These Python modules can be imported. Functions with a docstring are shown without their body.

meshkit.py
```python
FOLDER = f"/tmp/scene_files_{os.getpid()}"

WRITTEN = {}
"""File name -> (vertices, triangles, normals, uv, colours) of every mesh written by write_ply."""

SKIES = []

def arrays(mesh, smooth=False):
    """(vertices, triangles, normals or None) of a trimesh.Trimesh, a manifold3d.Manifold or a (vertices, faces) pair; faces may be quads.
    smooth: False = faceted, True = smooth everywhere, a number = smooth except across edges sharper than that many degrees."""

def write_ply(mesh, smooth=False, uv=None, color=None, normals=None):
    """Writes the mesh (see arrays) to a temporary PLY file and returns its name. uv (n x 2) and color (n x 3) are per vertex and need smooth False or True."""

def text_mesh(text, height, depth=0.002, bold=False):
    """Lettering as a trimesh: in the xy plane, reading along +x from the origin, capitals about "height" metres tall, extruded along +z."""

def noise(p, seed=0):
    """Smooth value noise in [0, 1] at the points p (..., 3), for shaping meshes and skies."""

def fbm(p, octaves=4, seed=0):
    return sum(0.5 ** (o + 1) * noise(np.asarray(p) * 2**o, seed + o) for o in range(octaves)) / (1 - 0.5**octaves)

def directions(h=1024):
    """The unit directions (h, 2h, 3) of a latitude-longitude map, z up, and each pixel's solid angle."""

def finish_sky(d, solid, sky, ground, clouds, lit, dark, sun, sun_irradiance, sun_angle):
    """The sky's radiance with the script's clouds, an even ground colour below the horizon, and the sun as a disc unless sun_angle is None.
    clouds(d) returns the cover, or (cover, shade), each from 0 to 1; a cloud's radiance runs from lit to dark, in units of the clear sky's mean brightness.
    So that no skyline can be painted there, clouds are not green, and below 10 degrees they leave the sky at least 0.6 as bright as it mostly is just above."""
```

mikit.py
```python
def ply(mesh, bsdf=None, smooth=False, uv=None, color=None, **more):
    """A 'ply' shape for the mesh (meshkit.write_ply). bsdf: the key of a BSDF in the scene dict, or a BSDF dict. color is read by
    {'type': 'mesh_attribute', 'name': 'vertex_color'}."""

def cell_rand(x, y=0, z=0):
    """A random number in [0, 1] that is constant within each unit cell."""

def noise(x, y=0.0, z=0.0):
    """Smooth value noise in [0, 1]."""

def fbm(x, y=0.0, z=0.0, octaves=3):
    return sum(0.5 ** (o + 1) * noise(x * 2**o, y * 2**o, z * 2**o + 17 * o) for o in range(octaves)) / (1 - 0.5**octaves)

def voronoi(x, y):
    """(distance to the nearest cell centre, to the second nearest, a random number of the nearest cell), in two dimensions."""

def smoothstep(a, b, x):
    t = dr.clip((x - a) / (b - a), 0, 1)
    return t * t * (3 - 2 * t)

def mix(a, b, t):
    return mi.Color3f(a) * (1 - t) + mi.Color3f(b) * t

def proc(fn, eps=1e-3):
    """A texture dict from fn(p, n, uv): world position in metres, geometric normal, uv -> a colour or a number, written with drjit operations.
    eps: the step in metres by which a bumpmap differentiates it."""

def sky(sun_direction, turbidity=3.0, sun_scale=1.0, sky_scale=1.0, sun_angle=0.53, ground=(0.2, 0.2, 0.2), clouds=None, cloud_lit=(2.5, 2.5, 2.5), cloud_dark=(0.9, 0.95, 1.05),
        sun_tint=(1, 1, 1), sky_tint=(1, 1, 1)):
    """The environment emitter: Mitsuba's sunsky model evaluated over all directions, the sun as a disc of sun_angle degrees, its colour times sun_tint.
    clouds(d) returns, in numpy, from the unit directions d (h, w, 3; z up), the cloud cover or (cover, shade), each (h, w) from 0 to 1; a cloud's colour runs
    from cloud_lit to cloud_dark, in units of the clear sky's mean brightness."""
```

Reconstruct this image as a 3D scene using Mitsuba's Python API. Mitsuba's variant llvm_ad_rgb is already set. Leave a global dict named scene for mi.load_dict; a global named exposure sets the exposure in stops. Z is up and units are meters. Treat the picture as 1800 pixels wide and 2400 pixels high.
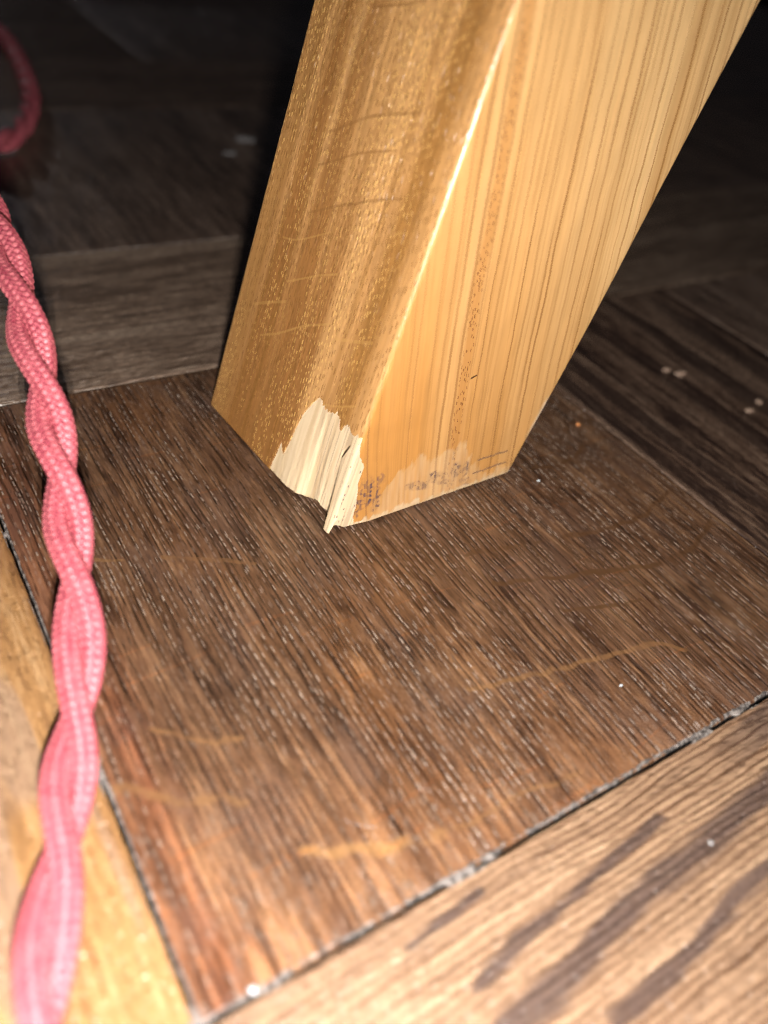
import math
import numpy as np
import drjit as dr
import mitsuba as mi
import trimesh
import mikit
import meshkit
from mikit import cell_rand, noise, fbm, smoothstep, mix

T = mi.ScalarTransform4f
MM = 0.001
scene, labels = {}, {}
rng = np.random.default_rng(11)

# ------------------------------------------------------------------ camera, light, exposure
CAM_H = 0.085                                     # height of the phone over the floor, metres
RIGHT = np.array([0.840738, -0.523244, 0.139195])
DOWN = np.array([-0.253050, -0.607001, -0.753337])
FWD = np.array([0.478671, 0.598135, -0.642735])
EYE = np.array([0.0, 0.0, CAM_H])
exposure = 0.0
scene['camera'] = {
    'type': 'thinlens', 'fov': 2 * math.degrees(math.atan(900 / 1906.74)), 'fov_axis': 'x',
    'aperture_radius': 0.00125, 'focus_distance': 1.47 * CAM_H, 'near_clip': 0.005, 'far_clip': 20.0,
    'to_world': T().look_at(origin=EYE.tolist(), target=(EYE + FWD).tolist(), up=(-DOWN).tolist())}
# the phone's flash: four small LED dies beside the lens
FLASH = EYE + DOWN * 0.0165 + RIGHT * 0.002
POWER = 0.040
for i, (a, b) in enumerate(((-1, -1), (1, -1), (-1, 1), (1, 1))):
    o = FLASH + RIGHT * a * 0.0014 + DOWN * b * 0.0014
    scene[f'flash_die_{i}'] = {
        'type': 'spot', 'intensity': {'type': 'rgb', 'value': [POWER, POWER * 0.955, POWER * 0.90]}, 'cutoff_angle': 72.0, 'beam_width': 30.0,
        'to_world': T().look_at(origin=o.tolist(), target=(o + FWD).tolist(), up=(-DOWN).tolist())}
# faint light of the dim room
scene['room_light'] = {'type': 'constant', 'radiance': {'type': 'rgb', 'value': [0.0105, 0.0105, 0.0125]}}
# unseen weak light added for the grey sheen on the boards at the back
scene['added_sheen_light'] = {'type': 'point', 'position': [0.15, 2.3, 0.42], 'intensity': {'type': 'rgb', 'value': [0.42, 0.385, 0.39]}}


# ------------------------------------------------------------------ material helpers
def dashes(x, y, wx, ly, seed, density, width=0.16):
    """Short grooves along y: 0..1, one per random cell of wx by ly."""
    c = dr.floor(x / wx)
    yo = cell_rand(c, seed) * ly * 7
    r = dr.floor((y + yo) / ly)
    k = cell_rand(c, r, seed + 1)
    fx = x / wx - c - 0.5 + (cell_rand(c, r, seed + 2) - 0.5) * 0.6
    fy = (y + yo) / ly - r - 0.5
    w = width * (0.6 + 0.9 * cell_rand(c, r, seed + 3))
    half = 0.18 + 0.3 * cell_rand(c, r, seed + 4)
    return dr.select(k < density, smoothstep(w, 0.25 * w, dr.abs(fx)) * smoothstep(half, half * 0.6, dr.abs(fy)), 0)


def fleck(x, y, pts, width):
    """A medullary ray: 0..1 near a polyline (mm)."""
    best = mi.Float(1e9)
    for (ax, ay), (bx, by) in zip(pts[:-1], pts[1:]):
        vx, vy = bx - ax, by - ay
        t = dr.clip(((x - ax) * vx + (y - ay) * vy) / (vx * vx + vy * vy), 0, 1)
        best = dr.minimum(best, dr.square(x - ax - t * vx) + dr.square(y - ay - t * vy))
    return smoothstep(width, width * 0.35, dr.sqrt(best))


def principled(color, rough, spec=0.5, **more):
    return {'type': 'principled', 'base_color': color, 'roughness': rough, 'specular': spec, **more}


def rgb(*c):
    return {'type': 'rgb', 'value': list(c)}


def bumped(bsdf, fn, eps=6e-5):
    """fn returns a height in millimetres."""
    return {'type': 'twosided', 'bsdf': {'type': 'bumpmap', 'arbitrary': mikit.proc(fn, eps=eps), 'scale': MM, 'bsdf': bsdf}}


# ------------------------------------------------------------------ floor materials (x, y in mm; "along" runs with the grain)
def wavy(c, l, seed):
    """Across-grain coordinate with a gentle wander along the board."""
    return c + 2.2 * (fbm(c * 0.05 + seed, l * 0.014, seed, 2) - 0.5) + 0.5 * (noise(c * 0.3, l * 0.06, seed + 3) - 0.5)


def board_height(c, l, seed):
    x = wavy(c, l, seed)
    p1 = dashes(x, l, 0.80, 2.6, seed, 0.62, 0.27)
    p2 = dashes(x + 0.21, l, 0.55, 1.7, seed + 20, 0.50, 0.27)
    ripple = fbm(x * 1.1, l * 0.12, seed + 7, 2)
    fine = noise(x * 3.6, l * 0.7, seed + 5)
    return -0.13 * p1 - 0.08 * p2 + 0.16 * ripple + 0.07 * fine + 0.05 * noise(c * 0.12, l * 0.08, seed)


def grain_color(c, l, seed, dark, mid, light, reach=1.0):
    x = wavy(c, l, seed)
    band = fbm(x * 0.16, l * 0.008, seed + 1, 3)
    streak = fbm(x * 1.25, l * 0.10, seed + 2, 3)
    fibre = noise(x * 3.4, l * 0.45, seed + 4)
    t = dr.clip(0.5 + reach * ((band - 0.5) * 0.9 + (streak - 0.5) * 1.35 + (fibre - 0.5) * 0.55), 0, 1)
    col = mix(dark, mid, smoothstep(0.0, 0.55, t))
    return mix(col, light, smoothstep(0.5, 1.0, t)), x


def pores(x, l, seed):
    return dr.maximum(dashes(x, l, 0.80, 2.6, seed, 0.62, 0.27), 0.7 * dashes(x + 0.21, l, 0.55, 1.7, seed + 20, 0.50, 0.27))


FLECKS = [
    ([(70.1, 65.2), (76, 64.4), (82.7, 62.7), (90.1, 61.7), (97.5, 60.5), (105.9, 60.7), (114.9, 63.7)], 0.75, 0),
    ([(70.2, 58.2), (76.5, 56.4), (82.7, 54.6), (90, 52.8), (99.5, 50.4), (107.7, 50.9), (115.8, 54.2)], 0.8, 0),
    ([(55, 44.2), (61.7, 42.7), (65.8, 41.9), (72.2, 40.8), (81.1, 39.5), (85.2, 38.4), (88.4, 36)], 0.6, 1),
    ([(76.4, 49.5), (80.8, 47.9), (89.7, 45.7)], 0.45, 0),
    ([(25.6, 34.9), (28.4, 33), (31.5, 31.7), (35.5, 30.4), (40, 29.2)], 0.95, 2),
    ([(35.5, 30.4), (43.2, 28.9), (51.9, 28.8), (60.4, 27.9)], 0.4, 1),
    ([(10.3, 50.8), (12.9, 49), (15.9, 46), (20.5, 44.4), (22, 42.8)], 0.75, 1),
    ([(16.5, 56.1), (20, 53.5), (22.5, 51.4), (25.4, 50.2)], 0.5, 1),
    ([(27.8, 83.5), (32.9, 80.4), (39.2, 76.6)], 0.6, 1),
    ([(17, 88), (22.1, 84.7)], 0.5, 1),
    ([(94.5, 78.9), (100.6, 77.8), (105, 78.1), (109.8, 81.1)], 0.6, 0)]


def centre_relief(x, y):
    """Long open pore lines, and short raised dashes along them that imitate glints."""
    region = smoothstep(0.28, 0.62, fbm(x * 0.11, y * 0.05, 44, 2))
    lines, glints = mi.Float(0), mi.Float(0)
    for pitch, seed, shift in ((1.05, 301, 0.0), (0.80, 331, 0.37)):
        xs = (x + shift + 0.22 * (noise(x * 0.8, y * 0.22, seed) - 0.5)) / pitch
        c = dr.floor(xs)
        f = xs - c - 0.5 - (cell_rand(c, seed) - 0.5) * 0.36
        here = smoothstep(0.40, 0.58, noise(c * 5.3, y * 0.15, seed + 1))
        lines = dr.maximum(lines, smoothstep(0.21, 0.05, dr.abs(f)) * here * (0.4 + 0.6 * noise(c * 3.7, y * 0.7, seed + 2)))
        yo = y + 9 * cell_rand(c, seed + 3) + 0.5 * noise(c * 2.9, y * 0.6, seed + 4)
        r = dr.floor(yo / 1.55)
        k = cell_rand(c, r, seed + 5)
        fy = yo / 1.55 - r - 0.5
        glint = smoothstep(0.20, 0.07, dr.abs(f - 0.26)) * smoothstep(0.48, 0.18, dr.abs(fy)) * smoothstep(0.35, 0.9, k)
        glints = dr.maximum(glints, glint * (0.35 + 0.65 * here) * (0.35 + 0.65 * region))
    fine = dashes(x + 0.4, y, 0.52, 2.6, 361, 0.5, 0.20)
    return lines, fine, glints


def centre_bump(p, n, uv):
    x0, y = p.x * 1000, p.y * 1000
    x = wavy(x0, y, 3)
    lines, fine, glints = centre_relief(x, y)
    return -0.17 * lines - 0.08 * fine + 0.13 * glints + 0.15 * fbm(x * 1.1, y * 0.14, 10, 2) + 0.05 * noise(x * 3.4, y * 0.9, 8) + 0.06 * noise(x0 * 0.15, y * 0.1, 3)


def centre_color(p, n, uv):
    x0, y0 = p.x * 1000, p.y * 1000
    x = wavy(x0, y0, 3)
    mottle = fbm(x0 * 0.24 + 0.8 * noise(x0 * 0.3, y0 * 0.3, 4), y0 * 0.17, 5, 3)
    t = dr.clip(0.5 + 0.55 * (fbm(x * 0.35, y0 * 0.05, 4, 3) - 0.5) + 0.65 * (mottle - 0.5) + 1.0 * (fbm(x * 1.5, y0 * 0.11, 6, 2) - 0.5) + 0.35 * (noise(x * 3.6, y0 * 0.5, 7) - 0.5), 0, 1)
    col = mix(mix((0.036, 0.0185, 0.011), (0.078, 0.042, 0.024), smoothstep(0.0, 0.5, t)), (0.135, 0.078, 0.045), smoothstep(0.5, 1.0, t))
    cool = smoothstep(0.52, 0.72, fbm(x0 * 0.16, y0 * 0.12, 81, 3))
    col = mix(col, mi.Color3f(0.075, 0.048, 0.038), 0.35 * cool)
    # a redder board edge on the left, an ochre band beside it
    red = 0.55 * smoothstep(20, 10, x0 + 4 * (noise(y0 * 0.05, 3.0) - 0.5)) * noise(x * 0.8, y0 * 0.02, 9)
    col = mix(col, col * mi.Color3f(1.5, 0.85, 0.75), red)
    col = col * mi.Color3f(1.07, 1.0, 0.93)
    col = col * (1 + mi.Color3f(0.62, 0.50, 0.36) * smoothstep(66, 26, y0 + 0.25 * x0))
    ochre = smoothstep(0.45, 0.8, fbm(x0 * 0.06, y0 * 0.03, 40, 2)) * smoothstep(75, 30, x0)
    col = mix(col, col * mi.Color3f(1.45, 1.22, 0.85), ochre)
    wob = x0 + 0.5 * (noise(x0 * 0.7, y0 * 0.7, 5) - 0.5), y0 + 0.9 * (noise(x0 * 0.5, y0 * 0.5, 6) - 0.5)
    tone = [(0.068, 0.032, 0.014), (0.155, 0.080, 0.034), (0.26, 0.140, 0.054)]
    clear = mi.Float(1)
    for pts, w, k in FLECKS:
        m = fleck(wob[0], wob[1], pts, w) * smoothstep(0.1, 0.5, fbm(x0 * 0.35, y0 * 0.5, 2, 2))
        clear = dr.minimum(clear, 1 - m)
        col = mix(col, tone[k], m * (0.8, 0.65, 0.5)[k])
    # faint random rays across the grain
    ray = dashes(y0 + 2.5 * (noise(x0 * 0.09, y0 * 0.03, 31) - 0.5), x0, 4.2, 16, 77, 0.35, 0.07)
    col = mix(col, col * mi.Color3f(1.4, 1.15, 0.9), 0.55 * ray)
    lines, fine, glints = centre_relief(x, y0)
    col = mix(col, col * 0.30, 0.85 * lines * clear)
    col = mix(col, col * 0.55, 0.5 * fine * clear)
    return mix(col, (0.26, 0.198, 0.158), 0.72 * glints * clear)  # pale dashes: glints along the pore lines painted into the colour


def floor_rough(p, n, uv):
    x, y = p.x * 1000, p.y * 1000
    return 0.27 + 0.16 * fbm(x * 0.15, y * 0.15, 2, 3)


def make_board(seed, along, dark, mid, light, reach=1.0, pore=0.5, extra=None):
    def color(p, n, uv):
        x, y = p.x * 1000, p.y * 1000
        c, l = (x, y) if along == 'y' else (y, x)
        col, xx = grain_color(c, l, seed, dark, mid, light, reach)
        if extra is not None:
            col = extra(col, c, l, xx)
        return mix(col, mi.Color3f(dark) * 0.7, pores(xx, l, seed) * pore)
    return color


STREAKS = [([(83.5, 15.2), (74.7, 14.4), (65.5, 13.6), (56.8, 13.1), (48.0, 12.0), (44.0, 10.8), (39.1, 10.4), (35.2, 10.1)], 2.1), ([(64.1, 18.8), (56.4, 17.8), (49.2, 16.7), (41.3, 16.0), (34.9, 14.9)], 1.05),
           ([(74.0, 8.1), (65.2, 7.7), (57.6, 6.1), (48.6, 5.8), (44.1, 5.3)], 1.35), ([(39.9, 22.0), (35.1, 21.6), (30.5, 21.0)], 0.9)]


def cathedral(col, c, l, xx):
    """Wavy growth lines, and dark stepped latewood streaks that run aslant through the board (c = y, l = x in mm)."""
    g = c + 1.3 * (noise(c * 0.22, l * 0.07, 51) - 0.5) + 0.45 * (noise(c * 0.8, l * 0.18, 50) - 0.5)
    line = 0.5 + 0.5 * dr.sin(2 * math.pi * g / 0.95 + 2.2 * noise(c * 0.35, l * 0.02, 54))
    line = smoothstep(0.55, 0.92, line) * smoothstep(0.05, 0.4, fbm(g * 0.6, l * 0.035, 55, 2))
    col = mix(col, col * mi.Color3f(0.30, 0.215, 0.17), 0.95 * line * (0.5 + 0.5 * noise(g * 0.9, l * 0.08, 59)))
    jag = c + 0.9 * (noise(g * 1.8, l * 0.25, 56) - 0.5)
    dark = mi.Float(0)
    for pts, w in STREAKS:
        dark = dr.maximum(dark, fleck(l + 2.4 * (noise(g * 1.1, l * 0.06, 58) - 0.5), jag, pts, w))
    dark = dr.maximum(dark, 0.8 * smoothstep(0.64, 0.74, noise((c - 0.13 * l) * 0.2, l * 0.012, 52)) * smoothstep(75, 90, l))
    return mix(col, mi.Color3f(0.050, 0.033, 0.029) * (1.3 - 0.7 * line), 0.88 * dark)


def strong(col, c, l, xx):
    m = smoothstep(0.5, 0.62, fbm(xx * 0.42, l * 0.012, 61, 2))
    return mix(col, (0.018, 0.010, 0.008), 0.75 * m)


def honey(col, c, l, xx):
    m = smoothstep(0.55, 0.8, fbm(xx * 0.30, l * 0.02, 71, 2))
    col = mix(col, col * mi.Color3f(0.62, 0.50, 0.45), 0.6 * m)
    g = smoothstep(0.62, 0.8, noise(xx * 0.5, l * 0.05, 72))
    return mix(col, (0.20, 0.145, 0.115), 0.5 * g)


def bump_x(p, n, uv):
    return board_height(p.y * 1000, p.x * 1000, 5)


def bump_y(p, n, uv):
    return board_height(p.x * 1000, p.y * 1000, 3)


ROUGH = mikit.proc(floor_rough)
MID_DARK = ((0.035, 0.022, 0.016), (0.085, 0.055, 0.040), (0.14, 0.098, 0.075))
boards = {
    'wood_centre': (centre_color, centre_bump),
    'wood_honey': (make_board(13, 'y', (0.15, 0.075, 0.031), (0.25, 0.132, 0.053), (0.31, 0.182, 0.086), 0.8, 0.25, honey), bump_y),
    'wood_front': (make_board(17, 'x', (0.125, 0.073, 0.046), (0.230, 0.143, 0.088), (0.31, 0.205, 0.130), 0.6, 0.3, cathedral), bump_x),
    'wood_right': (make_board(23, 'y', (0.022, 0.012, 0.009), (0.072, 0.043, 0.029), (0.125, 0.082, 0.058), 1.1, 0.5, strong), bump_y),
    'wood_back': (make_board(29, 'x', (0.066, 0.042, 0.029), (0.132, 0.090, 0.064), (0.185, 0.135, 0.100), 1.1, 0.5), bump_x),
    'wood_far_y': (make_board(31, 'y', *MID_DARK, 0.9, 0.4), bump_y),
    'wood_far_x': (make_board(37, 'x', *MID_DARK, 0.9, 0.4), bump_x)}
for key, (col, bmp) in boards.items():
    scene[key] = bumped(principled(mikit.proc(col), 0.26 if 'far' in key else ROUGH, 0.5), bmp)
scene['dark_void'] = {'type': 'diffuse', 'reflectance': rgb(0.012, 0.010, 0.009)}


def dust_color(p, n, uv):
    x, y = p.x * 1000, p.y * 1000
    t = fbm(x * 2.2, y * 2.2, 3, 3)
    deep = smoothstep(-0.22, -0.50, p.z * 1000)
    return (1 - 0.93 * deep) * mix((0.055, 0.048, 0.045), (0.20, 0.178, 0.166), smoothstep(0.3, 0.7, t))


scene['grey_dust'] = {'type': 'diffuse', 'reflectance': mikit.proc(dust_color)}


# ------------------------------------------------------------------ the floor: square blocks framed by strips, every board a piece
def ragged(x0, y0, x1, y1, step, amp):
    pts = []
    cs = [(x0, y0), (x1, y0), (x1, y1), (x0, y1)]
    for (ax, ay), (bx, by) in zip(cs, cs[1:] + cs[:1]):
        length = math.hypot(bx - ax, by - ay)
        n = max(1, int(length / step))
        for k in range(n):
            t = k / n
            px, py = ax + (bx - ax) * t, ay + (by - ay) * t
            if k and amp:
                d = (meshkit.fbm(np.array([[px * 0.5, py * 0.5, 1.0]]), 3)[0] - 0.5) * 2 * amp
                px, py = (px, py + d) if abs(ax - bx) > abs(ay - by) else (px + d, py)
            pts.append((px, py))
    return np.array(pts)


def board_mesh(x0, y0, x1, y1, top=0.0, step=1e9, amp=0.0, bevel=0.4):
    """A board in mm: sides, a bevelled arris and its top."""
    o = ragged(x0, y0, x1, y1, step, amp)
    c = np.array([(x0 + x1) / 2, (y0 + y1) / 2])
    s = np.sign(o - c)
    on_x = (np.abs(np.abs(o[:, 0] - c[0]) - (x1 - x0) / 2) < 0.5)[:, None] * [1, 0]
    on_y = (np.abs(np.abs(o[:, 1] - c[1]) - (y1 - y0) / 2) < 0.5)[:, None] * [0, 1]
    inward = -s * (on_x + on_y)
    rings = [(0.0, -9.0), (0.0, top - bevel * 0.9), (bevel * 0.35, top - bevel * 0.35), (bevel, top)]
    v = np.vstack([np.column_stack([o + inward * d, np.full(len(o), z)]) for d, z in rings])
    m = len(o)
    f = []
    for r in range(3):
        for k in range(m):
            a, b = r * m + k, r * m + (k + 1) % m
            f += [(a, b, b + m), (a, b + m, a + m)]
    v = np.vstack([v, [[c[0], c[1], top]]])
    f += [(3 * m + k, 3 * m + (k + 1) % m, 4 * m) for k in range(m)]
    return trimesh.Trimesh(v * MM, f, process=False)


labels['floor'] = {'label': 'dark oak parquet floor of square blocks framed by narrow strips', 'category': 'floor', 'kind': 'structure'}
counter = {}


def piece(parent, name, shape):
    base = f'{parent}__{name}'
    n = counter.get(base, 0)
    counter[base] = n + 1
    key = base if n == 0 else f'{base}_{n:03d}'
    scene[key] = shape
    return key


XS = [-220.0, -159.8, -50, 9.5, 118.8, 183, 292, 351, 460, 520, 629, 690, 799]      # strip, block, strip, block ... along x
YS = [-40.0, 24.4, 129.0, 185, 290, 347, 452, 509, 614, 671, 776]                   # strip, block, strip ... along y
GAP = 0.22
for j in range(len(YS) - 1):
    y0, y1 = YS[j], YS[j + 1]
    if j % 2 == 0:                                                     # a long strip laid along x
        cuts = [-220, -55, 351, 629, 799] if j == 2 else ([-60, 420] if j == 0 else [-220, 183 + 110 * (j % 4), 520, 799])
        for a, b in zip(cuts[:-1], cuts[1:]):
            mat = 'wood_front' if j == 0 else ('wood_back' if j == 2 and a < 100 else 'wood_far_x')
            near = j <= 2
            piece('floor', 'plank', mikit.ply(board_mesh(a + GAP, y0 + GAP, b - GAP, y1 - GAP, 0.02 if j == 2 else 0.0, 1.0 if near else 1e9, 0.10 if near else 0), mat))
    else:
        for i in range(len(XS) - 1):
            x0, x1 = XS[i], XS[i + 1]
            if x1 < -100 and j == 1:
                continue
            block = i % 2 == 1 if False else (XS[i + 1] - XS[i] > 100)
            near = j == 1 and -60 < x0 < 200
            mat = 'wood_far_y' if not (block and (i // 2 + j // 2) % 2 == 1) else 'wood_far_x'
            if j == 1:
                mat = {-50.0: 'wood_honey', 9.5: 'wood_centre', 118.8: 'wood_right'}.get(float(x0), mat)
            top = {-50.0: -0.12, 118.8: -0.08}.get(float(x0), float(rng.uniform(-0.1, 0.1))) if j == 1 and x0 != 9.5 else (0.0 if j == 1 else float(rng.uniform(-0.1, 0.1)))
            piece('floor', 'plank', mikit.ply(board_mesh(x0 + GAP, y0 + GAP, x1 - GAP, y1 - GAP, top, 1.0 if near else 1e9, 0.10 if near else 0), mat))
scene['floor__subfloor'] = mikit.ply(trimesh.creation.box((1.4, 1.1, 0.01), trimesh.transformations.translation_matrix((0.29, 0.37, -0.0142))), 'dark_void')


def dust_ribbon(ax, ay, bx, by, width, rise, seed):
    length = math.hypot(bx - ax, by - ay)
    n = int(length / 0.22)
    d = np.array([bx - ax, by - ay]) / length
    q = np.array([-d[1], d[0]])
    t, s = np.meshgrid(np.linspace(0, length, n), np.linspace(-1, 1, 15), indexing='ij')
    w = width * (0.35 + 1.3 * meshkit.fbm(np.stack([t * 0.30, t * 0 + np.sign(s) * 5, t * 0 + seed], -1), 4))
    x = ax + d[0] * t + q[0] * s * w
    y = ay + d[1] * t + q[1] * s * w
    rough = meshkit.fbm(np.stack([x * 1.6, y * 1.6, 0 * x + seed], -1), 4)
    dark = meshkit.fbm(np.stack([x * 0.3, y * 0.3, 0 * x + seed + 9], -1), 2)
    z = rise * (rough * 1.9 - 0.62) * (1 - np.abs(s) ** 3) - 0.28 * np.abs(s) ** 2 - 1.6 * np.exp(-((s - 0.25) / 0.30) ** 2) * np.clip((dark - 0.27) * 8, 0, 1)
    v = np.stack([x, y, z], -1).reshape(-1, 3) * MM
    i = (np.arange(n - 1)[:, None] * 15 + np.arange(14)).ravel()
    f = np.vstack([np.column_stack([i, i + 15, i + 16]), np.column_stack([i, i + 16, i + 1])])
    return trimesh.Trimesh(v, f, process=False)


ribbons = [dust_ribbon(140, 24.5, -12, 24.55, 1.0, 0.17, 1), dust_ribbon(9.5, 24.4, 9.5, 129, 0.50, 0.10, 2), 
           dust_ribbon(-20, 185, 120, 185, 0.4, 0.10, 5)]
scene['floor__joint_dust'] = mikit.ply(trimesh.util.concatenate(ribbons), 'grey_dust')
labels['floor__joint_dust'] = {'label': 'grey dust packed in the joints between the boards', 'kind': 'stuff'}

# ------------------------------------------------------------------ the leg: a splayed, tapered square oak leg with a broken front corner
LF, FF, RF = np.array([48.855, 117.401, 0]), np.array([51.768, 77.183, 0]), np.array([89.927, 79.023, 0])
C0, EX, EY = (LF + RF) / 2, (RF - FF) / 2, (LF - FF) / 2
LEAN = np.array([0.319, 0.05, 1.0])
KX, KY = 0.26 / 85, -0.038 / 85
E_AX = np.array([0.25125, 0.05429, 0.96640])        # grain direction: the front arris
A1 = np.array([0.96672, 0.03556, -0.25334])         # across the front face
A2 = np.array([-0.04812, 0.99789, -0.04355])        # across the left face


def leg_uvw(p):
    q = [p.x * 1000 - FF[0], p.y * 1000 - FF[1], p.z * 1000]
    return tuple(q[0] * float(a[0]) + q[1] * float(a[1]) + q[2] * float(a[2]) for a in (A1, A2, E_AX))


def line_near(u, w, u0, w0, u1, w1, half):
    return fleck(u, w, [(u0, w0), (u1, w1)], half)


def front_face(u, w):
    g = u + 0.32 * (w - 30) + 1.1 * (fbm(u * 0.05, w * 0.03, 5, 2) - 0.5)
    g = g - 0.0009 * dr.square(w - 32) * smoothstep(34, 10, g)
    broad = fbm(g * 0.22, w * 0.006, 11, 2)
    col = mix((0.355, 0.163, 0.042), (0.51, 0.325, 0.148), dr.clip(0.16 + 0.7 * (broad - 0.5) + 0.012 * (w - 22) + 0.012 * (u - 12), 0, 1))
    fibre = noise(g * 4.5, w * 0.12, 12)
    col = col * (0.93 + 0.14 * fibre) * (0.93 + 0.14 * fbm(u * 0.5, w * 0.12, 19, 3))
    fine = smoothstep(0.60, 0.85, noise(g * 2.6, w * 0.05, 13)) * smoothstep(0.35, 0.6, noise(g * 0.35, w * 0.01, 14))
    col = mix(col, (0.25, 0.115, 0.030), 0.28 * fine)
    c = dr.floor(g / 2.1)                                              # the thin dark pore lines of the growth rings
    off = (g / 2.1 - c - 0.5) + (cell_rand(c, 3.0) - 0.5) * 0.6 + 0.16 * (noise(w * 0.12, c * 3.1, 8) - 0.5) + 0.05 * (noise(w * 0.6, c * 3.1, 9) - 0.5)
    wide = 0.10 + 0.09 * cell_rand(c, 5.0)
    ring = smoothstep(wide, 0.3 * wide, dr.abs(off)) * smoothstep(0.05, 0.4, noise(c * 7.3, w * 0.05, 15)) * (0.35 + 0.65 * cell_rand(c, 6.0))
    col = mix(col, (0.205, 0.092, 0.026), 0.80 * ring)
    band = smoothstep(1.5, 0.5, dr.abs(g - 15.2 - 0.5 * (noise(w * 0.12, 3.0, 4) - 0.5)))      # the brown band of open pores
    col = mix(col, (0.31, 0.130, 0.030), 0.60 * band)
    col = mix(col, (0.13, 0.05, 0.015), 0.9 * band * dashes(g, w, 0.42, 1.0, 91, 0.5, 0.32))
    right = smoothstep(33, 44, g)
    col = mix(col, (0.26, 0.125, 0.034), 0.35 * right * smoothstep(0.45, 0.7, fbm(g * 0.6, w * 0.01, 16, 2)))
    col = mix(col, (0.06, 0.025, 0.010), line_near(u, w, 17.25, 28.0, 18.1, 28.5, 0.22))
    return col, g


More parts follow.
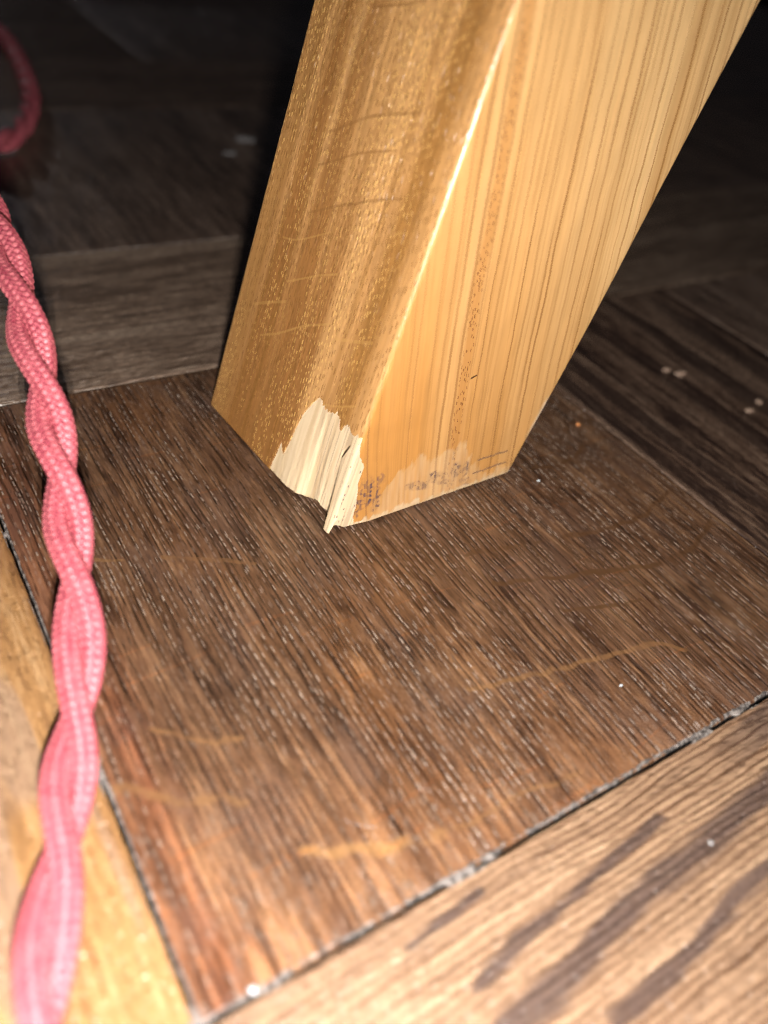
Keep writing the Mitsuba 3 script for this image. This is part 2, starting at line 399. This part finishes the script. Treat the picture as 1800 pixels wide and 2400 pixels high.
def left_face(v, w):
    g = v + 1.0 * (fbm(v * 0.08, w * 0.02, 21, 2) - 0.5)
    broad = fbm(g * 0.30, w * 0.007, 22, 2)
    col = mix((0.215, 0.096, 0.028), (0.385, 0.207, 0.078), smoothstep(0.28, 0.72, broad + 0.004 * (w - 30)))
    for centre, half, amount in ((5.6, 3.6, 0.8), (10.5, 0.9, 0.35), (27.5, 0.9, 0.35), (36.5, 3.4, 0.55), (32, 0.9, 0.3), (19.5, 0.6, 0.3), (2.2, 0.8, 0.25)):
        col = mix(col, (0.185, 0.082, 0.018), amount * smoothstep(half, 0.3 * half, dr.abs(g - centre)))
    col = col * (0.86 + 0.28 * noise(g * 3.2, w * 0.22, 23))
    col = mix(col, (0.15, 0.066, 0.015), 0.55 * dashes(g, w, 0.62, 1.9, 93, 0.75, 0.26))
    col = mix(col, (0.66, 0.40, 0.13), 0.45 * smoothstep(2, 9, v) * smoothstep(0.25, 0.6, fbm(v * 0.35, w * 0.03, 25, 3)) * dashes(g + 0.3, w, 0.55, 1.25, 95, 0.62, 0.28))  # short bright glints of the pores painted into the colour
    vv, ww = v, w + 3.0 * (noise(v * 0.11, w * 0.05, 24) - 0.5)
    for v0, w0, v1, w1, wd, k in ((9.6, 59.6, 26.6, 53.6, 0.42, 0), (11.6, 54.2, 27.2, 49, 0.3, 0), (7.8, 49, 25.9, 42.7, 0.36, 0), (15, 72, 24, 69.5, 0.4, 0),
                                  (26, 28.5, 34, 24.8, 0.4, 1), (16, 36, 27, 31.5, 0.3, 1), (4.5, 30, 12, 27.5, 0.45, 1), (14, 29, 30, 21, 0.35, 1), (20, 41, 31, 36.5, 0.25, 1), (3.5, 20.5, 14, 16.5, 0.3, 1)):
        col = mix(col, (0.17, 0.078, 0.022) if k == 0 else (0.40, 0.225, 0.070), (0.50 if k == 0 else 0.32) * line_near(vv, ww, v0, w0, v1, w1, wd * 0.8))
    return col


def leg_color(p, n, uv):
    u, v, w = leg_uvw(p)
    front, g = front_face(u, w)
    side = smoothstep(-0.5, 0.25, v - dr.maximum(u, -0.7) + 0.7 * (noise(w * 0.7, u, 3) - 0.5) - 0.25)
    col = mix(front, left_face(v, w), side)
    # worn foot: varnish rubbed pale, ink-like scuffs and two pencil-thin scratches
    wob = 3.4 * (fbm(u * 1.3, w * 0.35, 41, 3) - 0.5)
    edge_w = 0.262 * u + 1.5 * (noise(g * 0.9, 4.0, 48) - 0.5) + 7.6 * smoothstep(4, 12, u) * smoothstep(30, 21, u) + 2.6
    pale = smoothstep(0.6, -0.6, w + wob - edge_w) * smoothstep(5, 10, u) * (1 - side)
    col = mix(col, (0.48, 0.35, 0.21), 0.42 * pale * (0.4 + 0.6 * noise(g * 2.1, w * 0.3, 47)))
    line = smoothstep(1.0, 0.2, dr.abs(w - 0.262 * u - 0.8 + 0.7 * wob)) * (1 - side)
    col = mix(col, (0.48, 0.39, 0.27), 0.55 * line)
    streak = smoothstep(0.35, 0.75, noise(g * 3.1, w * 0.2, 42))
    ink = mi.Float(0)
    for u0, w0, ru, rw, k in ((18.4, 10.3, 2.2, 1.2, 0.8), (15.2, 8.7, 3.0, 1.0, 0.6), (22.6, 11.2, 1.3, 1.8, 0.75), (24.7, 11.5, 1.0, 1.9, 0.95), (25.8, 9.0, 1.6, 0.9, 0.7), (20, 9.2, 3.5, 0.6, 0.5),
                              (4.6, 8.4, 2.0, 3.0, 1.0), (6.3, 10.4, 1.2, 1.1, 1.0), (3.2, 6.2, 1.4, 2.6, 0.85), (7.0, 6.8, 1.0, 2.8, 0.8)):
        r = dr.square((u - u0 + 0.25 * w - 0.25 * w0) / ru) + dr.square((w - w0) / rw)
        ink = dr.maximum(ink, k * smoothstep(1.25, 0.25, r + 0.9 * (noise(u * 1.6, w * 1.6, 43) - 0.5)))
    ink = ink * (0.25 + 0.75 * smoothstep(0.40, 0.6, noise(u * 2.1, w * 2.4, 44))) * (0.45 + 0.55 * streak)
    col = mix(col, (0.045, 0.032, 0.045), 0.95 * ink * (1 - side))
    for u0, w0, u1, w1 in ((26.8, 13.0, 33.2, 14.85), (27.0, 10.4, 34.2, 12.5)):
        col = mix(col, (0.11, 0.065, 0.045), 0.8 * line_near(u, w + 0.15 * wob, u0, w0, u1, w1, 0.24))
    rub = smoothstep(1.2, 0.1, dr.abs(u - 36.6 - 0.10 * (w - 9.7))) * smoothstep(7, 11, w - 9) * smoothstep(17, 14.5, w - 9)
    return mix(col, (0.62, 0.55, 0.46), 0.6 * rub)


def leg_bump(p, n, uv):
    u, v, w = leg_uvw(p)
    side = smoothstep(-0.3, 0.3, v - u)
    g = u + 0.32 * (w - 30)
    a = 0.030 * noise(g * 2.4, w * 0.08, 12) + 0.012 * noise(g * 6, w * 0.4, 17) - 0.05 * dashes(g, w, 0.33, 1.1, 91, 0.38, 0.30) * smoothstep(1.5, 0.5, dr.abs(g - 15.2))
    b = 0.045 * dashes(v + 0.3, w, 0.55, 1.25, 95, 0.62, 0.28) - 0.05 * dashes(v, w, 0.62, 2.5, 93, 0.55, 0.22) + 0.02 * noise(v * 2.5, w * 0.3, 18)
    return a * (1 - side) + b * side + 0.06 * noise(u * 0.25, v * 0.25, w * 0.12)


scene['varnished_oak'] = bumped(principled(mikit.proc(leg_color), 0.34, 0.45, clearcoat=0.25, clearcoat_gloss=0.75), leg_bump)


def raw_color(p, n, uv):
    u, v, w = leg_uvw(p)
    h = u - v
    col = mix((0.41, 0.295, 0.172), (0.50, 0.385, 0.248), smoothstep(0.2, 0.7, fbm(h * 1.1, w * 0.05, 31, 2)))
    col = mix(col, (0.30, 0.225, 0.150), 0.6 * smoothstep(0.56, 0.72, noise(h * 3.1, w * 0.08, 32)) * smoothstep(14, 7, v))
    speck = dashes(h, w, 0.7, 0.8, 33, 0.16, 0.22) * smoothstep(1.5, 0.0, v)
    return mix(col, (0.13, 0.085, 0.07), 0.8 * speck)


def raw_bump(p, n, uv):
    u, v, w = leg_uvw(p)
    h = u - v
    return (0.012 + 0.025 * smoothstep(14, 7, v)) * noise(h * 2.7, w * 0.07, 32) + 0.02 * noise(h * 7, w * 0.6, 34)


scene['raw_oak'] = bumped(principled(mikit.proc(raw_color), 0.75, 0.2), raw_bump)


def leg_section():
    """Points round the square in (a, b) with -1..1 sides, dense near the broken corner; arris radii in mm."""
    hx, hy = np.linalg.norm(EX), np.linalg.norm(EY)
    pts = []

    def arc(sx, sy, r, n, first):
        cx, cy = sx * (hx - r), sy * (hy - r)
        for k in range(n + 1):
            t = first + math.pi / 2 * k / n
            pts.append(((cx + r * math.cos(t)) / hx, (cy + r * math.sin(t)) / hy))

    rF, rO = 0.75, 1.6
    for t in np.linspace(1 - rO / hy, -0.05, 26)[1:]:                   # left face, from the far left arris towards the front arris
        pts.append((-1.0, t))
    for t in np.linspace(-0.05, -1 + rF / hy, 150)[1:-1]:
        pts.append((-1.0, t))
    arc(-1, -1, rF, 14, math.pi)
    for t in np.linspace(-1 + rF / hx, -0.35, 80)[1:]:
        pts.append((t, -1.0))
    for t in np.linspace(-0.35, 1 - rO / hx, 30)[1:-1]:
        pts.append((t, -1.0))
    arc(1, -1, rO, 12, 1.5 * math.pi)
    for t in np.linspace(-1 + rO / hy, 1 - rO / hy, 10)[1:-1]:
        pts.append((1.0, t))
    arc(1, 1, rO, 8, 0)
    for t in np.linspace(1 - rO / hx, -1 + rO / hx, 10)[1:-1]:
        pts.append((t, 1.0))
    arc(-1, 1, rO, 12, math.pi / 2)
    return np.array(pts)


SEC = leg_section()
ZS = np.concatenate([[0.0, 0.12, 0.3, 0.5], np.linspace(0.62, 18.5, 150), np.linspace(18.5, 30, 12)[1:], np.linspace(30, 175, 60)[1:]])


def leg_points(a, b, z):
    bow = 0.75 * np.exp(-((z - 27) / 22) ** 2) * (a > 0.5)
    return C0 + LEAN * z[..., None] + (a * (1 + KX * z))[..., None] * EX + (b * (1 + KY * z))[..., None] * EY + bow[..., None] * np.array([1, 0, 0])


def nz(x, y, seed, f, o=3):
    return meshkit.fbm(np.stack([x * f, y * f, 0 * x + seed], -1), o)


# the outline of the break on the left face (share of the face from the front arris, height in mm) and on the front face
BREAK_L = np.array([(0.452, 0.0), (0.449, 1.8), (0.438, 3.7), (0.430, 6.2), (0.408, 5.0), (0.398, 4.6), (0.379, 7.6), (0.370, 10.0), (0.351, 12.9), (0.318, 15.4), (0.308, 16.0), (0.289, 17.0), (0.272, 16.9), (0.259, 16.4),
                    (0.216, 16.4), (0.18, 16.9), (0.156, 17.0), (0.135, 15.6), (0.119, 15.8), (0.100, 16.9), (0.089, 16.6), (0.059, 16.2), (0.028, 16.6), (0.0, 16.8)])
BREAK_F = np.array([(0.0, 16.8), (0.010, 15.0), (0.020, 13.6), (0.052, 12.2), (0.062, 11.0), (0.058, 9.0), (0.075, 7.0), (0.092, 4.5), (0.10, 2.2), (0.115, 1.3), (0.16, 0.9), (0.20, 0.55), (0.235, 0.0)])
A, Z = np.meshgrid(SEC[:, 0], ZS, indexing='xy')
B = np.broadcast_to(SEC[:, 1], A.shape)
tl, tf = (B + 1) / 2, (A + 1) / 2                          # share along the left and the front face from the front arris
on_left = (A < -0.5) & (tl > tf * 0.9)
fibre = (nz(tl * 40.0 + 0 * Z, Z * 0.05, 3.0, 2.6, 2) - 0.5)
top_l = np.interp(tl, BREAK_L[::-1, 0], BREAK_L[::-1, 1]) + 1.3 * fibre * (tl < 0.27)
top_l = np.where(tl > 0.452, -1.0, top_l)
notch = (tl > 0.372) & (tl < 0.43)
top_f = np.interp(tf, BREAK_F[:, 0], BREAK_F[:, 1]) + 0.8 * (nz(tf * 38, Z * 0.3, 8.0, 1.8, 2) - 0.5)
top_f = np.where(tf > 0.235, -1.0, top_f)
raw = np.where(on_left, Z <= top_l, (B < -0.5) & (Z <= top_f) & (tf < 0.5))
# how far the broken surface lies under the old one: a small step at its rim, deepening towards foot and corner
smooth_top = np.interp(tl, [0, 0.28, 0.33, 0.40, 0.452], [16.6, 16.8, 15.0, 8.0, 5.0])
span = np.clip((smooth_top - Z) / smooth_top, 0, 1)
rim = np.interp(tl, [0, 0.05, 0.119, 0.216, 0.266, 0.33, 0.452], [1, 1, 0.97, 0.68, 0.17, 0.03, 0])
flake = np.interp(Z, [0, 6, 12, 14.5], [0.040, 0.052, 0.070, 0.045])   # the flake left standing at the front of the crack
keep = np.clip((tl - flake) / 0.012, 0, 1)
wave = 1 + 0.45 * (nz(tl * 40, Z * 0.08, 5.0, 0.33, 2) - 0.5)
depth = (0.12 + 3.0 * span ** 1.1 * rim * wave + 0.22 * (nz(tl * 40, Z * 0.06, 6.0, 1.6, 2) - 0.5) * span) * keep
depth = depth + 3.2 * np.exp(-((tl - flake - 0.015) / 0.0065) ** 2) * np.clip((14.2 - Z) / 3, 0, 1)
depth = np.where(on_left & raw, depth, 0.0)
# the foot of the flake is worn round
worn = np.where(~on_left & raw, 0.5 * np.clip((2.6 - Z) / 2.6, 0, 1) * np.clip((0.2 - tf) / 0.2, 0, 1), 0.0)
P = leg_points(A, B, Z)
P = P + depth[..., None] * np.array([0.97, 0.10, 0.0]) + worn[..., None] * np.array([0.25, 1.2, 0.0])
foot = np.array([0.85, 0.45, 0.18, 0.05])                                # the rounded arris of the foot
for k in range(4):
    P[k] += (leg_points(A[k] * (1 - foot[k] / 19), B[k] * (1 - foot[k] / 20), Z[k]) - leg_points(A[k], B[k], Z[k]))
lift = np.where(on_left & raw, 0.9 * np.clip((nz(tl * 40, 0 * Z, 12.0, 0.8, 3) - 0.45) * 4, 0, 1) * np.clip((2.5 - Z) / 2.5, 0, 1) * keep * rim, 0.0)
notched = np.where(~on_left & raw, np.interp(tf, [0.0, 0.012, 0.02, 0.045, 0.075, 0.13, 0.2], [0.0, 0.1, 1.5, 1.1, 0.25, 0.15, 0.0]) * np.clip((3.2 - Z) / 3.2, 0, 1), 0.0)
P[..., 2] += lift + notched + 0.22
P[..., :2] += 0.22 * (nz(Z * 0.5, A + 3 * B, 21.0, 0.5, 3) - 0.5)[..., None]
ns, nzs = len(SEC), len(ZS)
ii, jj = np.meshgrid(np.arange(nzs - 1), np.arange(ns), indexing='ij')
q00, q01 = ii * ns + jj, ii * ns + (jj + 1) % ns
quads = np.stack([q00, q01, q01 + ns, q00 + ns], -1)
raw_quad = (raw.ravel()[quads].sum(-1) >= 3)
verts = P.reshape(-1, 3) * MM


def cut(mask, caps=False):
    q = quads[mask]
    f = np.vstack([q[:, [0, 1, 2]], q[:, [0, 2, 3]]])
    v = verts
    if caps:
        for row, flip in ((0, True), (nzs - 1, False)):
            ring = np.arange(ns) + row * ns
            v = np.vstack([v, v[ring].mean(0)])
            c = np.column_stack([ring, np.roll(ring, -1), np.full(ns, len(v) - 1)])
            f = np.vstack([f, c[:, ::-1] if flip else c])
    used, inv = np.unique(f, return_inverse=True)
    return trimesh.Trimesh(v[used], inv.reshape(-1, 3), process=False)


labels['furniture_leg'] = {'label': 'leaning varnished oak furniture leg with a splintered front corner, standing on the parquet', 'category': 'furniture leg'}
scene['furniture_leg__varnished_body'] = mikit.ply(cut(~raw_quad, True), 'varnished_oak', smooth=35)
scene['furniture_leg__broken_corner'] = mikit.ply(cut(raw_quad), 'raw_oak', smooth=35)
labels['furniture_leg__broken_corner'] = {'label': 'pale raw wood where the corner has broken off'}


def splinter(base, tip, width, thick, seed):
    """A thin tapering sliver from base to tip (mm)."""
    base, tip = np.array(base, float), np.array(tip, float)
    d = tip - base
    n = 26
    side, out = np.array([0.75, -0.66, 0]), np.array([-0.66, -0.75, 0.1])
    ring = 8
    v = []
    for k in range(n):
        t = k / (n - 1)
        j = meshkit.fbm(np.array([[t * 6, seed, 0.0]]), 2)[0] - 0.5
        w = width * (0.25 + 0.95 * math.sin(math.pi * min(1, 0.18 + 0.75 * t)) * (1 - 0.55 * t)) * (1 + 0.5 * j)
        c = base + d * t + side * 0.25 * j
        for m in range(ring):
            an = 2 * math.pi * m / ring
            v.append(c + side * w * math.cos(an) + out * thick * math.sin(an))
    v = np.array(v)
    f = []
    for k in range(n - 1):
        for m in range(ring):
            a, b = k * ring + m, k * ring + (m + 1) % ring
            f += [(a, b, b + ring), (a, b + ring, a + ring)]
    f += [(0, m + 1, m) for m in range(1, ring - 1)] + [((n - 1) * ring, (n - 1) * ring + m, (n - 1) * ring + m + 1) for m in range(1, ring - 1)]
    return trimesh.Trimesh(v * MM, f, process=False)


scene['furniture_leg__splinter'] = mikit.ply(splinter((54.6, 79.6, 8.5), (53.55, 79.2, 0.25), 0.36, 0.15, 2), 'raw_oak', smooth=30)
labels['furniture_leg__splinter'] = {'label': 'thin loose sliver standing at the foot of the crack'}

# ------------------------------------------------------------------ the pink twisted cord
PATH = np.array([[-7.9, 16.4, 3.6], [-4.7, 24.6, 3.6], [-2.6, 30.3, 3.6], [-0.1, 36.9, 3.6], [1.75, 41.1, 3.7], [3.9, 46.2, 4.0], [6.0, 51.2, 4.8], [7.8, 55.5, 5.6], [10.05, 60.6, 7.4], [11.5, 64.7, 9.4],
                 [13.2, 71.2, 12.2], [14.5, 77.2, 14.6], [15.7, 83.5, 17.8], [16.6, 89.7, 21.0], [17.3, 96.0, 23.8], [18.0, 102.6, 26.4], [18.6, 110.0, 28.9], [19.2, 118, 31.2], [19.6, 128.5, 32.9], [18.4, 142.2, 33.4],
                 [9, 165, 31], [-12, 195, 22], [-18, 225, 10], [0, 242, 4.6], [25, 246.5, 3.6], [36.7, 247.2, 3.4], [43.5, 249.3, 3.4], [49.5, 256, 3.4], [56, 270, 3.4], [62, 290.1, 3.4], [66.5, 315.6, 3.4], [70, 345.8, 3.4],
                 [71, 370, 3.4], [68, 400, 3.4], [55, 440, 3.4]])
# distance along y (near part) at which the two strands cross, then an even twist
CROSS = [29.9, 45.6, 58.0, 72.0, 84.0, 95.8, 109.5, 124.0]


def spline(points, step):
    from scipy.interpolate import CubicSpline
    t = np.concatenate([[0], np.cumsum(np.sqrt(np.linalg.norm(np.diff(points, axis=0), axis=1)))])
    cs = CubicSpline(t, points)
    fine = cs(np.linspace(0, t[-1], 6000))
    arc = np.concatenate([[0], np.cumsum(np.linalg.norm(np.diff(fine, axis=0), axis=1))])
    at = np.arange(0, arc[-1], step)
    return np.column_stack([np.interp(at, arc, fine[:, k]) for k in range(3)]), at


def tube_frames(c):
    t = np.gradient(c, axis=0)
    t /= np.linalg.norm(t, axis=1, keepdims=True)
    n = np.zeros_like(c)
    x = np.cross(t[0], [0, 0, 1.0])
    for k in range(len(c)):
        x = x - (x @ t[k]) * t[k]
        x /= np.linalg.norm(x)
        n[k] = x
    return t, n, np.cross(t, n)


AXIS, ARC = spline(PATH, 0.11)
keep_row = np.concatenate([np.flatnonzero(AXIS[:, 1] < 140), np.flatnonzero(AXIS[:, 1] >= 140)[::4]])
AXIS, ARC = AXIS[keep_row], ARC[keep_row]
tt = np.gradient(AXIS, axis=0)
tt /= np.linalg.norm(tt, axis=1, keepdims=True)
SIDE = np.cross(tt, [0, 0, 1.0])
SIDE /= np.linalg.norm(SIDE, axis=1, keepdims=True)          # to the right when looking along the cord
UP = np.cross(SIDE, tt)
first = np.searchsorted(AXIS[:3000, 1], CROSS)
know_s = [ARC[k] for k in first]
pitch = 12.5
know_s = [know_s[0] - pitch] + know_s + [know_s[-1] + pitch * (k + 1) for k in range(60)]
TURN = np.interp(ARC, know_s, np.arange(len(know_s)))
TURN = np.convolve(np.pad(TURN, 40, mode='edge'), np.ones(81) / 81, mode='valid')
TH = math.pi * TURN + 0.5 * math.pi
STRAND_R, LAY_R = 1.38, 1.33


def strand(phase, seed):
    off = np.cos(TH + phase)[:, None] * SIDE * LAY_R + np.sin(TH + phase)[:, None] * UP * LAY_R
    c = AXIS + off
    t, n, b = tube_frames(c)
    ring = 96
    phi = np.linspace(0, 2 * math.pi, ring, endpoint=False)
    s = np.concatenate([[0], np.cumsum(np.linalg.norm(np.diff(c, axis=0), axis=1))])
    ph, ss = np.meshgrid(phi, s, indexing='xy')
    u = 7 * ph / (2 * math.pi)
    v = ss / 0.98 + 0.35 * meshkit.fbm(np.stack([ss * 0.2, 0 * ss, 0 * ss + seed], -1), 2)
    a, d = u + v, u - v
    fa, fd = a - np.floor(a) - 0.5, d - np.floor(d) - 0.5
    ha = np.sqrt(np.clip(1 - (2 * fa) ** 2, 0, 1)) * 0.6 + 0.17 + 0.42 * np.cos(np.pi * (d - 0.5 + np.floor(a)))
    hd = np.sqrt(np.clip(1 - (2 * fd) ** 2, 0, 1)) * 0.6 + 0.42 * np.cos(np.pi * (a - 0.5 + np.floor(d)) + np.pi)
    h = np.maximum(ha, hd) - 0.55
    # the strands flatten where they press on each other
    away = np.cos(ph)[..., None] * n[:, None] + np.sin(ph)[..., None] * b[:, None]
    facing = -(away * (off / LAY_R)[:, None]).sum(-1)
    r = STRAND_R + 0.28 * h + 0.10 * np.cos(5 * ph + 0.4 * np.sin(ss * 0.25 + seed)) - 0.16 * np.clip(facing, 0, 1) ** 2 + 0.05 * meshkit.fbm(np.stack([ss * 0.5, ph, 0 * ph + seed], -1), 2)
    v3 = (c[:, None] + away * r[..., None]).reshape(-1, 3) * MM
    k = np.arange(len(c) - 1)[:, None] * ring
    m = np.arange(ring)
    q = np.stack([k + m, k + (m + 1) % ring, k + ring + (m + 1) % ring, k + ring + m], -1).reshape(-1, 4)
    f = np.vstack([q[:, [0, 1, 2]], q[:, [0, 2, 3]]])
    tone = np.clip(0.10 + 1.0 * h + 0.30 * (ha > hd) + 0.6 * (meshkit.fbm(np.stack([u * 1.5, v * 1.5, 0 * u + seed], -1), 2) - 0.5), 0, 1).reshape(-1, 1)  # glint of the raised yarns painted in: paler where the weave lifts
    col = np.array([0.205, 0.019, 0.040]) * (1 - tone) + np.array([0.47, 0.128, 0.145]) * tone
    return trimesh.Trimesh(v3, f, process=False), col


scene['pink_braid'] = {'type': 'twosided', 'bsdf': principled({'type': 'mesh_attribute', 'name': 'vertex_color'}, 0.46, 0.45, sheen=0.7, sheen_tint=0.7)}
labels['twisted_cord'] = {'label': 'pink braided fabric cord of two twisted strands running past the leg', 'category': 'cord'}
for phase, seed in ((0.0, 3.0), (math.pi, 9.0)):
    mesh, col = strand(phase, seed)
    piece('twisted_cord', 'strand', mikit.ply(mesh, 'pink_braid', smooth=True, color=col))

# ------------------------------------------------------------------ crumbs, specks and lint on the floor
scene['crumb_tan'] = {'type': 'twosided', 'bsdf': principled(rgb(0.22, 0.15, 0.11), 0.6, 0.4)}
scene['crumb_white'] = {'type': 'twosided', 'bsdf': principled(rgb(0.36, 0.38, 0.40), 0.5, 0.5)}
scene['crumb_grey'] = {'type': 'twosided', 'bsdf': principled(rgb(0.22, 0.21, 0.21), 0.6, 0.5)}
scene['crumb_orange'] = {'type': 'twosided', 'bsdf': principled(rgb(0.55, 0.22, 0.08), 0.5, 0.5)}


def crumb(name, x, y, size, mat, seed, label, category='crumb', stretch=(1, 1, 0.7), turn=0.0):
    m = trimesh.creation.icosphere(subdivisions=3)
    v = np.array(m.vertices)
    v *= (0.45 + 1.2 * meshkit.fbm(v * 1.5 + seed, 3))[:, None]
    v *= np.array(stretch) * size / 2
    c, s = math.cos(turn), math.sin(turn)
    v = v @ np.array([[c, s, 0], [-s, c, 0], [0, 0, 1]])
    v[:, 2] -= v[:, 2].min()
    v += [x, y, 0.0]
    scene[name] = mikit.ply(trimesh.Trimesh(v * MM, m.faces, process=False), mat, smooth=50)
    labels[name] = {'label': label, 'category': category, 'group': 'crumbs and specks on the floor'}


crumb('crumb', 148.6, 95.2, 2.0, 'crumb_tan', 1, 'small tan crumb, left of the touching pair on the dark floor right of the leg', stretch=(1, 0.6, 0.5), turn=-0.6)
crumb('crumb_001', 150.6, 92.8, 3.0, 'crumb_tan', 5, 'long tan crumb, larger of the touching pair right of the leg', stretch=(1, 0.5, 0.45), turn=-0.15)
crumb('crumb_002', 159.4, 77.8, 1.5, 'crumb_tan', 9, 'tiny tan crumb, farther of the two at the right edge of the photo')
crumb('crumb_003', 154.2, 76.2, 2.0, 'crumb_tan', 13, 'tan crumb, nearer of the two at the right edge of the photo', stretch=(1, 0.6, 0.5), turn=-0.3)
crumb('white_speck', 93.6, 75.4, 0.5, 'crumb_white', 17, 'bright white speck on the floor just right of the leg foot', 'speck')
crumb('white_speck_001', 74.5, 35.2, 0.5, 'crumb_white', 21, 'pale speck alone on the open middle of the large plank', 'speck', stretch=(1, 0.7, 0.5))
crumb('white_speck_002', 14.9, 24.9, 0.75, 'crumb_white', 25, 'round bluish white speck in the joint near the bottom corner of the plank', 'speck')
crumb('grey_speck', 67.7, 13.4, 0.55, 'crumb_grey', 29, 'small grey speck on the dark streak of the front board', 'speck')
crumb('orange_speck', 113.2, 86.3, 0.8, 'crumb_orange', 33, 'tiny orange speck near the joint right of the leg', 'speck')
crumb('dust_flake', 118.6, 253.6, 6.0, 'crumb_grey', 37, 'larger blurred grey flake on the dark floor left of the leg', 'flake', stretch=(1, 0.75, 0.15))
crumb('dust_flake_001', 108.6, 242.8, 4.0, 'crumb_grey', 41, 'smaller blurred grey flake on the dark floor left of the leg', 'flake', stretch=(1, 0.75, 0.15))


def lint(points, r):
    pts, _ = spline(np.array(points, float), 0.08)
    t, n, b = tube_frames(pts)
    v = np.concatenate([pts + r * (math.cos(a) * n + math.sin(a) * b) for a in np.arange(6) * math.pi / 3], 1).reshape(-1, 3)
    f = []
    for k in range(len(pts) - 1):
        for m in range(6):
            a, c = k * 6 + m, k * 6 + (m + 1) % 6
            f += [(a, c, c + 6), (a, c + 6, a + 6)]
    return trimesh.Trimesh(v * MM, f, process=False)


scene['lint_fibre'] = mikit.ply(lint([(31.0, 35.9, 0.1), (32.2, 34.3, 0.35), (33.4, 33.5, 0.3), (34.0, 33.3, 0.1)], 0.018), 'crumb_white', smooth=60)
labels['lint_fibre'] = {'label': 'fine white hair-like fibre lying on the large plank', 'category': 'fibre'}
